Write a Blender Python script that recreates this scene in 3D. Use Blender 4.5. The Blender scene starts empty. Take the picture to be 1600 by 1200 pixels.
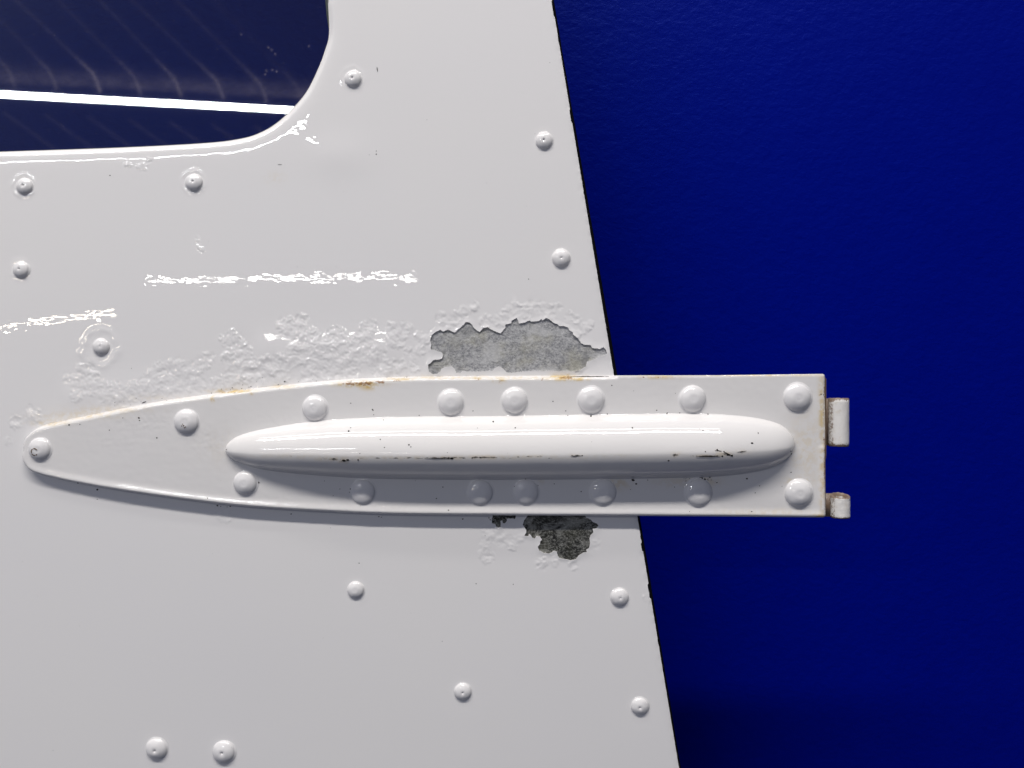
import bpy, math, random
import numpy as np
from mathutils import Vector, noise as mnoise
from mathutils.geometry import delaunay_2d_cdt

random.seed(7)
rng = np.random.default_rng(7)
scene = bpy.context.scene

# one unit of the working sheet = 0.3 mm; sheet centre at the world origin, z up, camera looks along +Y
S = 0.0003
D = 1250.0                      # camera distance in sheet units
CX, CY = 800.0, 600.0

# ------------------------------------------------------------------ camera, world, lamps
cam_d = bpy.data.cameras.new("camera")
cam = bpy.data.objects.new("camera", cam_d)
scene.collection.objects.link(cam)
cam.location = (0, -D * S, 0)
cam.rotation_euler = (math.radians(90), 0, 0)
cam_d.sensor_width = 36.0
cam_d.lens = 36.0 * D / 1600.0
cam_d.clip_start = 0.01
cam_d.clip_end = 50
scene.camera = cam

w = bpy.data.worlds.new("World")
scene.world = w
w.use_nodes = True
bg = w.node_tree.nodes["Background"]
bg.inputs[1].default_value = 1.0
# dim hall: a little brighter towards the ceiling and the open side than towards the floor
wt = w.node_tree
_tc = wt.nodes.new('ShaderNodeTexCoord')
_dp = wt.nodes.new('ShaderNodeVectorMath')
_dp.operation = 'DOT_PRODUCT'
_dp.inputs[1].default_value = (-0.52, -0.60, 0.61)
wt.links.new(_tc.outputs['Generated'], _dp.inputs[0])
_mr = wt.nodes.new('ShaderNodeMapRange')
_mr.interpolation_type = 'SMOOTHSTEP'
_mr.inputs['From Min'].default_value = -0.75
_mr.inputs['From Max'].default_value = 1.0
wt.links.new(_dp.outputs['Value'], _mr.inputs['Value'])
_mx = wt.nodes.new('ShaderNodeMix')
_mx.data_type = 'RGBA'
_mx.inputs[6].default_value = (0.008, 0.010, 0.020, 1)
_mx.inputs[7].default_value = (0.112, 0.126, 0.184, 1)
wt.links.new(_mr.outputs[0], _mx.inputs[0])
wt.links.new(_mx.outputs[2], bg.inputs[0])

scene.view_settings.view_transform = 'Standard'
scene.view_settings.look = 'None'
scene.view_settings.exposure = 0.0
scene.view_settings.gamma = 1.0


def tube_lamp(name, loc, target, length, width, power, color, roll=0.0):
    l = bpy.data.lights.new(name, 'AREA')
    l.shape = 'RECTANGLE'
    l.size = length
    l.size_y = width
    l.energy = power
    l.color = color
    o = bpy.data.objects.new(name, l)
    scene.collection.objects.link(o)
    d = Vector(target) - Vector(loc)
    z = -d.normalized()
    x = Vector((1, 0, 0))
    x = (x - z * x.dot(z)).normalized()
    y = z.cross(x)
    from mathutils import Matrix
    m = Matrix((x, y, z)).transposed()
    m = m @ Matrix.Rotation(roll, 3, 'Z')
    o.rotation_euler = m.to_euler()
    o.location = loc
    return o


# near ceiling row (gives the shadows)
def polar(el, dist, x=0.0):
    return (x, -dist * math.cos(math.radians(el)), dist * math.sin(math.radians(el)))


tube_lamp("ceiling_lamp", polar(60, 2.3, -0.35), (-0.1, 0, 0), 2.6, 0.11, 62.5, (1.0, 0.96, 0.915))
tube_lamp("ceiling_lamp", polar(71, 2.4, -0.35), (-0.1, 0, 0), 2.6, 0.09, 10.0, (1.0, 0.97, 0.94))
# far rows, seen mirrored in paint and glazing
K = (D * S + 2.4) / (D * S)


def mirror_lamp(x0, x1, y0, y1, width, power, color, L=2.4):
    k = (D * S + L) / (D * S)
    a = Vector(((x0 - CX) * S * k, -L, (CY - y0) * S * k))
    b = Vector(((x1 - CX) * S * k, -L, (CY - y1) * S * k))
    c = (a + b) / 2
    roll = math.atan2(b.z - a.z, b.x - a.x)
    return tube_lamp("far_ceiling_lamp", c, (c.x, 0, c.z), (b - a).length, width, power, color, roll)


mirror_lamp(228, 648, 435, 437, 0.0065, 1.15, (1.0, 0.97, 0.90))
mirror_lamp(-160, 180, 534, 492, 0.008, 1.0, (1.0, 0.88, 0.70))
mirror_lamp(-160, 465, 137, 171, 0.026, 7.5, (0.97, 0.99, 1.0))


# ------------------------------------------------------------------ helpers
def W(px, py, h, href=0.0):
    k = (D - href) / D
    return ((px - CX) * S * k, -h * S, (CY - py) * S * k)


def link(o, parent=None):
    scene.collection.objects.link(o)
    if parent is not None:
        o.parent = parent
    return o


def mesh_obj(name, verts, faces, mat, parent=None, smooth=True):
    me = bpy.data.meshes.new(name)
    me.from_pydata([tuple(v) for v in verts], [], faces)
    me.materials.append(mat)
    if smooth:
        me.polygons.foreach_set("use_smooth", [True] * len(me.polygons))
    me.update()
    return link(bpy.data.objects.new(name, me), parent)


def add_attr(me, name, vals):
    a = me.attributes.new(name, 'FLOAT', 'POINT')
    a.data.foreach_set("value", np.asarray(vals, dtype=np.float32))


def smooth01(x):
    x = np.clip(x, 0, 1)
    return x * x * (3 - 2 * x)


def seg_dist(P, poly, closed=True):
    """distance of every point to a polyline and the index of the nearest segment"""
    Q = np.asarray(poly, float)
    A = Q if closed else Q[:-1]
    B = np.roll(Q, -1, 0) if closed else Q[1:]
    best = np.full(len(P), 1e9)
    idx = np.zeros(len(P), int)
    for i in range(len(A)):
        ab = B[i] - A[i]
        L2 = max(ab @ ab, 1e-9)
        t = np.clip(((P - A[i]) @ ab) / L2, 0, 1)
        d = np.hypot(P[:, 0] - A[i][0] - t * ab[0], P[:, 1] - A[i][1] - t * ab[1])
        m = d < best
        best[m] = d[m]
        idx[m] = i
    return best, idx


def inside(P, poly):
    Q = np.asarray(poly, float)
    x, y = P[:, 0], P[:, 1]
    c = np.zeros(len(P), bool)
    j = len(Q) - 1
    for i in range(len(Q)):
        xi, yi = Q[i]
        xj, yj = Q[j]
        if yi != yj:
            hit = ((yi > y) != (yj > y)) & (x < (xj - xi) * (y - yi) / (yj - yi) + xi)
            c ^= hit
        j = i
    return c


def catmull(pts, n=6, closed=False):
    P = [np.array(p, float) for p in pts]
    out = []
    N = len(P)
    rngi = range(N if closed else N - 1)
    for i in rngi:
        p0 = P[(i - 1) % N] if closed or i > 0 else P[0]
        p1 = P[i]
        p2 = P[(i + 1) % N]
        p3 = P[(i + 2) % N] if closed or i + 2 < N else P[-1]
        for k in range(n):
            t = k / n
            out.append(0.5 * ((2 * p1) + (-p0 + p2) * t + (2 * p0 - 5 * p1 + 4 * p2 - p3) * t * t
                              + (-p0 + 3 * p1 - 3 * p2 + p3) * t ** 3))
    if not closed:
        out.append(P[-1])
    return [tuple(o) for o in out]


def resample(poly, step, closed=True):
    out = []
    N = len(poly)
    for i in range(N if closed else N - 1):
        a = np.array(poly[i], float)
        b = np.array(poly[(i + 1) % N], float)
        n = max(1, int(np.hypot(*(b - a)) / step))
        for k in range(n):
            out.append(tuple(a + (b - a) * k / n))
    if not closed:
        out.append(tuple(poly[-1]))
    return out


def nz(P, scale, seed=0.0, ax=1.0):
    return np.array([mnoise.noise(Vector((x / scale / ax, y / scale, seed))) for x, y in P])


def ridged(P, scale, seed=0.0):
    return np.array([mnoise.noise(Vector((x / scale, y / scale, seed))) for x, y in P])


def tri_sheet(outer, holes, pts, clear):
    """constrained triangulation of a region with holes; returns points, triangles"""
    loops = [outer] + holes
    cp = np.array([p for l in loops for p in l], float)
    d = np.full(len(pts), 1e9)
    for l in loops:
        d = np.minimum(d, seg_dist(pts, l)[0])
    keep = (d > clear) & inside(pts, outer)
    for hpoly in holes:
        keep &= ~inside(pts, hpoly)
    pts = pts[keep]
    V = np.vstack([cp, pts])
    edges = []
    o = 0
    for l in loops:
        n = len(l)
        edges += [(o + i, o + (i + 1) % n) for i in range(n)]
        o += n
    res = delaunay_2d_cdt([Vector(v) for v in V], edges, [], 0, 1e-4)
    P = np.array([(v[0], v[1]) for v in res[0]])
    T = np.array([f for f in res[2]], int)
    C = P[T].mean(axis=1)
    k = inside(C, outer)
    for hpoly in holes:
        k &= ~inside(C, hpoly)
    T = T[k]
    # consistent winding (facing -Y once mapped: sheet y points down)
    a, b, c = P[T[:, 0]], P[T[:, 1]], P[T[:, 2]]
    cr = (b[:, 0] - a[:, 0]) * (c[:, 1] - a[:, 1]) - (b[:, 1] - a[:, 1]) * (c[:, 0] - a[:, 0])
    T[cr > 0] = T[cr > 0][:, ::-1]
    return P, T


def sheet_obj(name, P, T, H, mat, parent, href=0.0, wall_to=None, attrs=None, back=None):
    k = (D - href) / D
    X = np.stack([(P[:, 0] - CX) * S * k, -H * S, (CY - P[:, 1]) * S * k], 1)
    faces = [tuple(int(i) for i in t) for t in T]
    verts = [tuple(v) for v in X]
    extra = []
    if wall_to is not None:
        cnt = {}
        for t in faces:
            for a, b in ((t[0], t[1]), (t[1], t[2]), (t[2], t[0])):
                cnt[(a, b)] = 1
        bnd = [(a, b) for (a, b) in cnt if (b, a) not in cnt]
        mp = {}
        mq = {}

        def top(i):
            if i not in mp:
                mp[i] = len(verts)
                verts.append(tuple(X[i]))
                extra.append(i)
                mq[i] = len(verts)
                verts.append((X[i][0], -min(wall_to, H[i] - 0.8) * S, X[i][2]))
                extra.append(i)
            return mp[i], mq[i]
        for a, b in bnd:
            ta, qa = top(a)
            tb, qb = top(b)
            faces.append((tb, ta, qa, qb))
    o = mesh_obj(name, verts, faces, mat, parent)
    if attrs:
        for n_, v in attrs.items():
            vv = np.concatenate([v, np.asarray(v)[extra]]) if extra else v
            add_attr(o.data, n_, vv)
    return o


# ------------------------------------------------------------------ materials
def new_mat(name):
    m = bpy.data.materials.new(name)
    m.use_nodes = True
    nt = m.node_tree
    return m, nt, nt.nodes["Principled BSDF"]


def N(nt, typ, **kw):
    n = nt.nodes.new(typ)
    for k_, v in kw.items():
        setattr(n, k_, v)
    return n


def noise_node(nt, vec, scale, detail=3, rough=0.55, mapscale=None, dist=0.0):
    if mapscale is not None:
        mp = N(nt, 'ShaderNodeMapping')
        mp.inputs['Scale'].default_value = mapscale
        nt.links.new(vec, mp.inputs['Vector'])
        vec = mp.outputs[0]
    n = N(nt, 'ShaderNodeTexNoise')
    n.inputs['Scale'].default_value = scale
    n.inputs['Detail'].default_value = detail
    n.inputs['Roughness'].default_value = rough
    n.inputs['Distortion'].default_value = dist
    nt.links.new(vec, n.inputs['Vector'])
    return n.outputs['Fac']


def math_node(nt, op, a, b=None, c=None, clamp=False):
    n = N(nt, 'ShaderNodeMath', operation=op, use_clamp=clamp)
    for i, v in enumerate((a, b, c)):
        if v is None:
            continue
        if isinstance(v, (int, float)):
            n.inputs[i].default_value = v
        else:
            nt.links.new(v, n.inputs[i])
    return n.outputs[0]


def maprange(nt, v, a, b, c=0.0, d=1.0):
    n = N(nt, 'ShaderNodeMapRange', interpolation_type='SMOOTHSTEP')
    nt.links.new(v, n.inputs['Value'])
    for k_, x in zip(('From Min', 'From Max', 'To Min', 'To Max'), (a, b, c, d)):
        n.inputs[k_].default_value = x
    return n.outputs[0]


def mixc(nt, f, a, b):
    n = N(nt, 'ShaderNodeMix', data_type='RGBA')
    if isinstance(f, (int, float)):
        n.inputs['Factor'].default_value = f
    else:
        nt.links.new(f, n.inputs['Factor'])
    for s, v in (('A', a), ('B', b)):
        sock = [i for i in n.inputs if i.name == s and i.type == 'RGBA'][0]
        if isinstance(v, tuple):
            sock.default_value = v
        else:
            nt.links.new(v, sock)
    return [o for o in n.outputs if o.type == 'RGBA'][0]


def attr(nt, name):
    a = N(nt, 'ShaderNodeAttribute', attribute_name=name)
    return a.outputs['Fac']


def paint_material(name, peel=1.0, rough=0.07, base=(0.80, 0.79, 0.79)):
    m, nt, bs = new_mat(name)
    tc = N(nt, 'ShaderNodeNewGeometry').outputs['Position']
    big = noise_node(nt, tc, 9, 3)
    fine = noise_node(nt, tc, 500, 3, 0.7)
    c0 = mixc(nt, big, (base[0] * .985, base[1] * .985, base[2] * 1.0, 1), (base[0] * 1.015, base[1] * 1.01, base[2] * 0.995, 1))
    c1 = mixc(nt, math_node(nt, 'MULTIPLY', fine, 0.10), c0, (base[0] * .85, base[1] * .85, base[2] * .86, 1))
    # yellow-brown stain
    st = attr(nt, 'stain')
    n1 = noise_node(nt, tc, 420, 4, 0.6)
    sm = math_node(nt, 'MULTIPLY', st, maprange(nt, n1, 0.36, 0.62, 0.15, 1.0), clamp=True)
    c2 = mixc(nt, sm, c1, (0.62, 0.45, 0.16, 1))
    # rust
    ru = attr(nt, 'rust')
    n2 = noise_node(nt, tc, 1500, 5, 0.7, (0.5, 1, 1))
    rm = maprange(nt, math_node(nt, 'ADD', ru, math_node(nt, 'MULTIPLY', math_node(nt, 'SUBTRACT', n2, 0.5), 2.6)), 0.6, 1.1)
    rm = math_node(nt, 'MULTIPLY', rm, maprange(nt, ru, 0.02, 0.2))
    c3 = mixc(nt, math_node(nt, 'MULTIPLY', rm, 0.85), c2, (0.27, 0.12, 0.02, 1))
    # black grime
    gr = attr(nt, 'grime')
    n3 = noise_node(nt, tc, 700, 5, 0.72, (0.42, 1, 1))
    gm = maprange(nt, math_node(nt, 'ADD', gr, math_node(nt, 'MULTIPLY', math_node(nt, 'SUBTRACT', n3, 0.5), 2.4)), 0.45, 0.85)
    gm = math_node(nt, 'MULTIPLY', gm, maprange(nt, gr, 0.03, 0.25))
    c4 = mixc(nt, math_node(nt, 'MULTIPLY', gm, 0.88), c3, (0.045, 0.038, 0.025, 1))
    nt.links.new(c4, bs.inputs['Base Color'])
    r = math_node(nt, 'ADD', rough, math_node(nt, 'MULTIPLY', math_node(nt, 'ADD', sm, gm, None, True), 0.35))
    nt.links.new(r, bs.inputs['Roughness'])
    bs.inputs['IOR'].default_value = 1.5
    # orange peel: long soft ripples and short ones
    o1 = noise_node(nt, tc, 95, 2, 0.5, (0.45, 1, 1))
    o2 = noise_node(nt, tc, 330, 1, 0.4, (0.5, 1, 1), 0.3)
    o3 = noise_node(nt, tc, 1400, 2, 0.5)
    hsum = math_node(nt, 'ADD', math_node(nt, 'MULTIPLY', o1, 7.0), math_node(nt, 'MULTIPLY', o2, 8.0))
    hsum = math_node(nt, 'ADD', hsum, math_node(nt, 'MULTIPLY', o3, 0.25))
    bp = N(nt, 'ShaderNodeBump')
    bp.inputs['Strength'].default_value = 1.0
    bp.inputs['Distance'].default_value = 2.6e-6 * peel
    nt.links.new(hsum, bp.inputs['Height'])
    nt.links.new(bp.outputs[0], bs.inputs['Normal'])
    return m


M_paint = paint_material("white_gloss_paint", 0.85, 0.010, (0.825, 0.815, 0.812))
M_strap = paint_material("white_strap_paint", 1.8, 0.045, (0.785, 0.772, 0.762))
M_rivet = paint_material("white_rivet_paint", 2.5, 0.06)


def knuckle_mat():
    m, nt, bs = new_mat("chipped_knuckle_paint")
    tc = N(nt, 'ShaderNodeNewGeometry').outputs['Position']
    n1 = noise_node(nt, tc, 700, 5, 0.7)
    n2 = noise_node(nt, tc, 260, 3, 0.6)
    c = mixc(nt, maprange(nt, n2, 0.5, 0.85), (0.78, 0.76, 0.73, 1), (0.62, 0.54, 0.42, 1))
    ru = attr(nt, 'rust')
    rm = maprange(nt, math_node(nt, 'ADD', ru, math_node(nt, 'MULTIPLY', math_node(nt, 'SUBTRACT', n1, 0.5), 1.5)), 0.35, 0.65)
    c = mixc(nt, math_node(nt, 'MULTIPLY', rm, 0.85), c, (0.16, 0.085, 0.035, 1))
    nt.links.new(c, bs.inputs['Base Color'])
    bs.inputs['Roughness'].default_value = 0.35
    bp = N(nt, 'ShaderNodeBump')
    bp.inputs['Distance'].default_value = 3e-4
    bp.inputs['Strength'].default_value = 0.5
    nt.links.new(n1, bp.inputs['Height'])
    nt.links.new(bp.outputs[0], bs.inputs['Normal'])
    return m


M_knuckle = knuckle_mat()


def metal_mat(name, lo, hi, tint):
    m, nt, bs = new_mat(name)
    tc = N(nt, 'ShaderNodeNewGeometry').outputs['Position']
    a = noise_node(nt, tc, 1300, 6, 0.8, (0.75, 1, 1), 0.4)
    b = noise_node(nt, tc, 60, 4, 0.6)
    d_ = noise_node(nt, tc, 200, 5, 0.7, None, 1.0)
    c = mixc(nt, maprange(nt, a, 0.35 if hi[0] > .5 else .44, 0.65, 0.06 if hi[0] > .5 else 0.0, 0.88), lo, hi)
    c = mixc(nt, maprange(nt, b, 0.42, 0.66, 0, 0.45), c, tint)
    c = mixc(nt, maprange(nt, d_, 0.5, 0.68, 0, 0.55), c, lo)
    e_ = noise_node(nt, tc, 110, 5, 0.65, (0.8, 1, 1), 0.8)
    c = mixc(nt, maprange(nt, e_, 0.50, 0.60, 0, 0.45), c, hi)
    g_ = noise_node(nt, tc, 75, 5, 0.7, (0.6, 1, 1), 1.2)
    c = mixc(nt, maprange(nt, g_, 0.52, 0.62, 0, 0.5), c, lo)
    f_ = noise_node(nt, tc, 420, 4, 0.7, (0.25, 1, 1), 0.5)
    c = mixc(nt, maprange(nt, f_, 0.55, 0.72, 0, 0.5), c, hi)
    nt.links.new(c, bs.inputs['Base Color'])
    bs.inputs['Metallic'].default_value = 0.25 if hi[0] > .5 else 0.6
    bs.inputs['Roughness'].default_value = 0.6
    bp = N(nt, 'ShaderNodeBump')
    bp.inputs['Distance'].default_value = 1.5e-4
    bp.inputs['Strength'].default_value = 0.8
    nt.links.new(a, bp.inputs['Height'])
    nt.links.new(bp.outputs[0], bs.inputs['Normal'])
    return m


M_metal = metal_mat("bare_alloy", (0.17, 0.175, 0.19, 1), (0.66, 0.66, 0.66, 1), (0.46, 0.44, 0.32, 1))
M_metal2 = metal_mat("corroded_alloy", (0.02, 0.02, 0.02, 1), (0.48, 0.48, 0.44, 1), (0.10, 0.10, 0.06, 1))


def simple_mat(name, col, rough=0.6, spec=0.5):
    m, nt, bs = new_mat(name)
    tc = N(nt, 'ShaderNodeNewGeometry').outputs['Position']
    f = noise_node(nt, tc, 300, 4, 0.6)
    c = mixc(nt, f, tuple(x * 0.7 for x in col) + (1,), tuple(min(1, x * 1.3) for x in col) + (1,))
    nt.links.new(c, bs.inputs['Base Color'])
    bs.inputs['Roughness'].default_value = rough
    bs.inputs['Specular IOR Level'].default_value = spec
    return m


M_seal = simple_mat("black_rubber", (0.004, 0.004, 0.005), 0.9, 0.05)
M_glazing_seal = simple_mat("grey_green_sealant", (0.07, 0.085, 0.08), 0.5, 0.4)
M_dirt = simple_mat("black_dirt", (0.02, 0.017, 0.012), 0.8, 0.2)
M_rustleaf = simple_mat("rusty_steel", (0.15, 0.10, 0.06), 0.7, 0.3)


def wall_mat():
    m, nt, bs = new_mat("blue_textured_wall_paint")
    tc = N(nt, 'ShaderNodeNewGeometry').outputs['Position']
    b = noise_node(nt, tc, 40, 3, 0.6)
    c = mixc(nt, b, (0.0, 0.0026, 0.185, 1), (0.0, 0.0036, 0.205, 1))
    nt.links.new(c, bs.inputs['Base Color'])
    bs.inputs['Roughness'].default_value = 0.38
    bs.inputs['Specular IOR Level'].default_value = 0.33
    bs.inputs['Specular Tint'].default_value = (0.0, 0.16, 1.0, 1)
    h1 = noise_node(nt, tc, 330, 3, 0.6, (0.7, 1, 1), 0.3)
    h2 = noise_node(nt, tc, 130, 2, 0.5)
    bp = N(nt, 'ShaderNodeBump')
    bp.inputs['Strength'].default_value = 0.6
    bp.inputs['Distance'].default_value = 5e-4
    nt.links.new(math_node(nt, 'ADD', h1, h2), bp.inputs['Height'])
    nt.links.new(bp.outputs[0], bs.inputs['Normal'])
    return m


M_wall = wall_mat()


def pane_mat():
    m, nt, bs = new_mat("clear_acrylic")
    nt.nodes.remove(bs)
    out = [n for n in nt.nodes if n.type == 'OUTPUT_MATERIAL'][0]
    tc = N(nt, 'ShaderNodeNewGeometry').outputs['Position']
    tr = N(nt, 'ShaderNodeBsdfTransparent')
    tr.inputs[0].default_value = (0.965, 0.98, 0.99, 1)
    gl = N(nt, 'ShaderNodeBsdfGlossy')
    gl.inputs['Roughness'].default_value = 0.012
    fr = N(nt, 'ShaderNodeFresnel')
    fr.inputs[0].default_value = 1.49
    mx = N(nt, 'ShaderNodeMixShader')
    nt.links.new(fr.outputs[0], mx.inputs[0])
    nt.links.new(tr.outputs[0], mx.inputs[1])
    nt.links.new(gl.outputs[0], mx.inputs[2])
    # pale haze: painted ceiling reflections, plus specks and handling marks
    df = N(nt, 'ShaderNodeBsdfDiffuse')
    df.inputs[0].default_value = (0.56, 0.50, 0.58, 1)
    reflections_and_marks = attr(nt, 'reflections_and_marks')
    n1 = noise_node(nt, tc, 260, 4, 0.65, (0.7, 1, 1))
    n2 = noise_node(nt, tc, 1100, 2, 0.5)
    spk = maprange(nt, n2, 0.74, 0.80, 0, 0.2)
    f = math_node(nt, 'MULTIPLY', reflections_and_marks, maprange(nt, n1, 0.3, 0.7, 0.6, 1.0))
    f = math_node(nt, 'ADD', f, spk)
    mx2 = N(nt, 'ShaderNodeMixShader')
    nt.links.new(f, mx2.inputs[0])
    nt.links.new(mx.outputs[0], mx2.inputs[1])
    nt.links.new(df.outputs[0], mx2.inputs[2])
    nt.links.new(mx2.outputs[0], out.inputs[0])
    return m


M_pane = pane_mat()

# ------------------------------------------------------------------ outlines (sheet units)
WIN_VIS = [(511, -30), (511, 0), (512.5, 49), (506, 76), (495, 105), (478, 139), (457, 165), (431, 189), (405, 204.5),
           (375, 214), (319, 221), (187, 228), (0, 234.5)]
WIN = resample(catmull([(500, -330)] + WIN_VIS[0:], 6) + [(-830, 262), (-895, 240), (-930, 180), (-930, -950), (-900, -1020), (-830, -1060),
               (380, -1060), (440, -1045), (468, -1000), (490, -700)], 6)


def edge_x(y):
    return 862.5 + 0.1655 * y


PATCH1 = [(145,500),(165,487),(185,462),(215,460),(250,455),(262,430),(255,405),(225,395),(195,385),(170,385),(163,370),(172,345),(160,310),(172,270),(200,245),(240,228),(262,240),(300,226),(335,240),(355,248),(390,215),(425,185),(440,165),(470,170),(490,190),(495,205),(530,235),(548,245),(575,215),(610,206),(640,225),(670,240),(712,255),(735,225),(750,205),(748,185),(775,180),(795,175),(800,155),(835,135),(845,150),(855,178),(900,170),(935,152),(950,163),(1010,158),(1030,142),(1035,155),(1065,135),(1100,150),(1130,175),(1155,182),(1170,200),(1200,195),(1240,210),(1245,230),(1275,245),(1275,262),(1310,290),(1340,330),(1360,342),(1410,345),(1430,370),(1470,372),(1480,378),(1515,362),(1535,385),(1540,410),(1520,430),(1480,438),(1440,460),(1385,475),(1380,510),(1345,530),(1330,545),(1265,553),(1100,548),(950,548),(850,555),(790,563),(760,560),(735,535),(720,520),(690,512),(660,530),(650,545),(580,548),(520,555),(450,550),(410,548),(400,563),(365,562),(352,530),(330,512),(280,515),(250,530),(240,550),(215,570),(180,572),(150,550)]
PATCH2 = [(640,300),(610,345),(590,375),(585,400),(600,425),(612,440),(608,465),(595,485),(625,490),(635,472),(650,480),(655,500),(680,508),(690,488),(715,490),(735,515),(720,530),(718,550),(702,570),(710,600),(750,620),(790,625),(815,615),(830,603),(850,610),(858,640),(870,660),(920,670),(960,678),(1000,670),(1020,640),(1050,622),(1085,615),(1080,595),(1100,585),(1105,560),(1110,540),(1105,510),(1115,480),(1135,465),(1130,430),(1160,428),(1175,405),(1165,390),(1130,378),(1115,358),(1080,345),(1060,300)]
PATCH3 = [(345,300),(350,335),(342,355),(343,385),(370,395),(378,415),(395,422),(412,415),(412,390),(408,370),(425,365),(428,385),(445,388),(460,370),(458,352),(500,350),(522,355),(530,338),(528,300)]


def conv(p, ox, oy):
    q = resample([(ox + x * .2, oy + y * .2) for x, y in p], 1.3)
    out = []
    for i, (x, y) in enumerate(q):
        out.append((x + 0.7 * mnoise.noise(Vector((x / 2.2, y / 2.2, 3))), y + 0.7 * mnoise.noise(Vector((x / 2.2, y / 2.2, 9)))))
    return out


PATCHES = [conv(PATCH1, 640, 470), conv(PATCH2, 700, 740), conv(PATCH3, 700, 740)]

NOTCH = [(2, 24, 1.6), (172, 190, 1.8), (838, 842, 1.0), (849, 861, 2.2), (913, 934, 2.4), (60, 64, .8), (300, 303, .8), (1000, 1006, .8)]


def door_edge():
    pts = []
    y = -1160.0
    while y < 1700:
        st = 2.0 if -10 < y < 1210 else 40.0
        x = edge_x(y) + 0.35 * mnoise.noise(Vector((0, y / 7, 1)))
        for a, b, dpt in NOTCH:
            if a <= y <= b:
                x -= dpt * (0.7 + 0.6 * abs(mnoise.noise(Vector((3, y / 2.1, 4)))))
        pts.append((x, y))
        y += st
    return pts


DOOR = door_edge() + resample([(1144, 1700), (-1020, 1700), (-1020, -1160), (670, -1160)], 40, False)[0:-1]

STRAP_TOP = [(33, 704), (31.5, 697), (34, 685), (42, 676), (56, 667), (90, 658.5), (150, 646), (210, 633.5), (262, 624.5), (319, 616.5),
             (375, 609), (450, 600.5), (525, 593.5), (600, 589.5), (700, 587.6), (820, 587)]
STRAP_BOT = [(700, 805), (600, 803.5), (487, 798.5), (375, 791), (262, 777.5), (150, 760.5), (75, 745.5), (47, 736), (36, 724), (32.5, 712)]
STRAP = resample(catmull(STRAP_TOP, 5) + [(960, 586.6), (1120, 586.3), (1286, 584.2), (1288.8, 585.5), (1289.2, 588), (1291.2, 805), (1290.2, 808), (1287, 809), (1150, 807.5), (1000, 806.5), (850, 806)]
                 + catmull(STRAP_BOT + [(33, 704)], 5)[:-1], 3)
HS = 12.0      # plate stands this high over the door skin

small_rivets = [(551, 122, 13.5, 1), (850, 219, 13.5, 1), (877, 403, 14.2, .5), (37, 290, 13, 1), (302, 284, 13.5, 1), (31, 420.5, 12.8, .9),
                (157, 541.5, 13, .25), (555, 922, 13.2, .0), (969, 934, 14, .35), (723, 1082, 13.5, .9), (1000, 1105, 14, .9),
                (243, 1172, 17, .9), (348, 1176, 17.5, .9)]
large_rivets = [(60, 702, 17.5), (290, 659, 19), (382, 755, 18.5), (491, 638, 19.5), (704, 628.5, 20), (804, 625.5, 20), (924, 625, 20.5),
                (1083, 623, 20.5), (1247, 621, 21.5), (566, 769, 19.5), (750, 770, 20), (822, 769, 19.5), (943, 769, 20.5),
                (1093, 770, 21.5), (1249, 771, 21.5)]

# blister blobs: centre, radius
BL = [(52, 650, 11), (47, 640, 6), (24, 660, 9), (14, 689, 6), (108, 592, 8), (122, 597, 11), (140, 604, 12), (160, 610, 13), (185, 612, 14), (210, 612, 14),
      (138, 577, 9), (126, 574, 6), (190, 628, 14), (165, 625, 12), (120, 618, 9), (150, 588, 7), (235, 600, 16), (250, 583, 15), (275, 576, 15), (297, 580, 14),
      (318, 566, 12), (326, 558, 8), (270, 600, 16), (305, 600, 15), (365, 532, 14), (352, 528, 8), (376, 550, 14), (355, 560, 9), (385, 575, 18), (362, 590, 14),
      (400, 590, 16), (420, 572, 15), (340, 603, 12), (455, 512, 14), (472, 500, 9), (440, 508, 8), (440, 570, 16), (465, 555, 16), (485, 530, 14), (490, 570, 18), (505, 550, 18),
      (525, 527, 14), (520, 575, 20), (550, 560, 18), (560, 540, 16), (572, 518, 12), (582, 508, 8), (590, 560, 16), (600, 580, 15), (620, 530, 14), (634, 512, 9),
      (612, 510, 7), (622, 573, 11), (648, 572, 8), (655, 545, 9), (640, 550, 7), (480, 592, 12), (550, 585, 14), (440, 592, 12), (655, 525, 7), (663, 530, 9), (690, 497, 9), (715, 497, 10), (727, 486, 8),
      (740, 478, 7), (706, 505, 9), (760, 502, 9), (782, 500, 9), (795, 488, 9), (805, 478, 6), (830, 478, 8), (820, 488, 10), (845, 481, 9), (860, 486, 9), (872, 480, 6),
      (860, 497, 8), (890, 496, 8), (902, 500, 6), (915, 512, 8), (900, 520, 8), (922, 505, 5), (905, 575, 8), (760, 846, 10), (766, 838, 8), (762, 870, 10), (753, 865, 6),
      (782, 842, 10), (800, 848, 10), (812, 842, 6), (780, 826, 10), (760, 827, 6), (845, 882, 8), (857, 875, 8), (868, 880, 6), (895, 884, 7), (932, 850, 7), (350, 804, 11), (353, 795, 6), (222, 262, 7), (226, 256, 5), (200, 256, 5), (232, 251, 5), (309, 373, 4), (310, 385, 4), (316, 390, 3), (1010, 934, 5)]


def blister_mask(P):
    m = np.zeros(len(P))
    for x, y, r in BL:
        r = r * 1.24
        d2 = ((P[:, 0] - x) ** 2 + (P[:, 1] - y) ** 2) / (r * r)
        m = np.maximum(m, np.clip(1.15 - d2, 0, 1))
    return m


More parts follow.
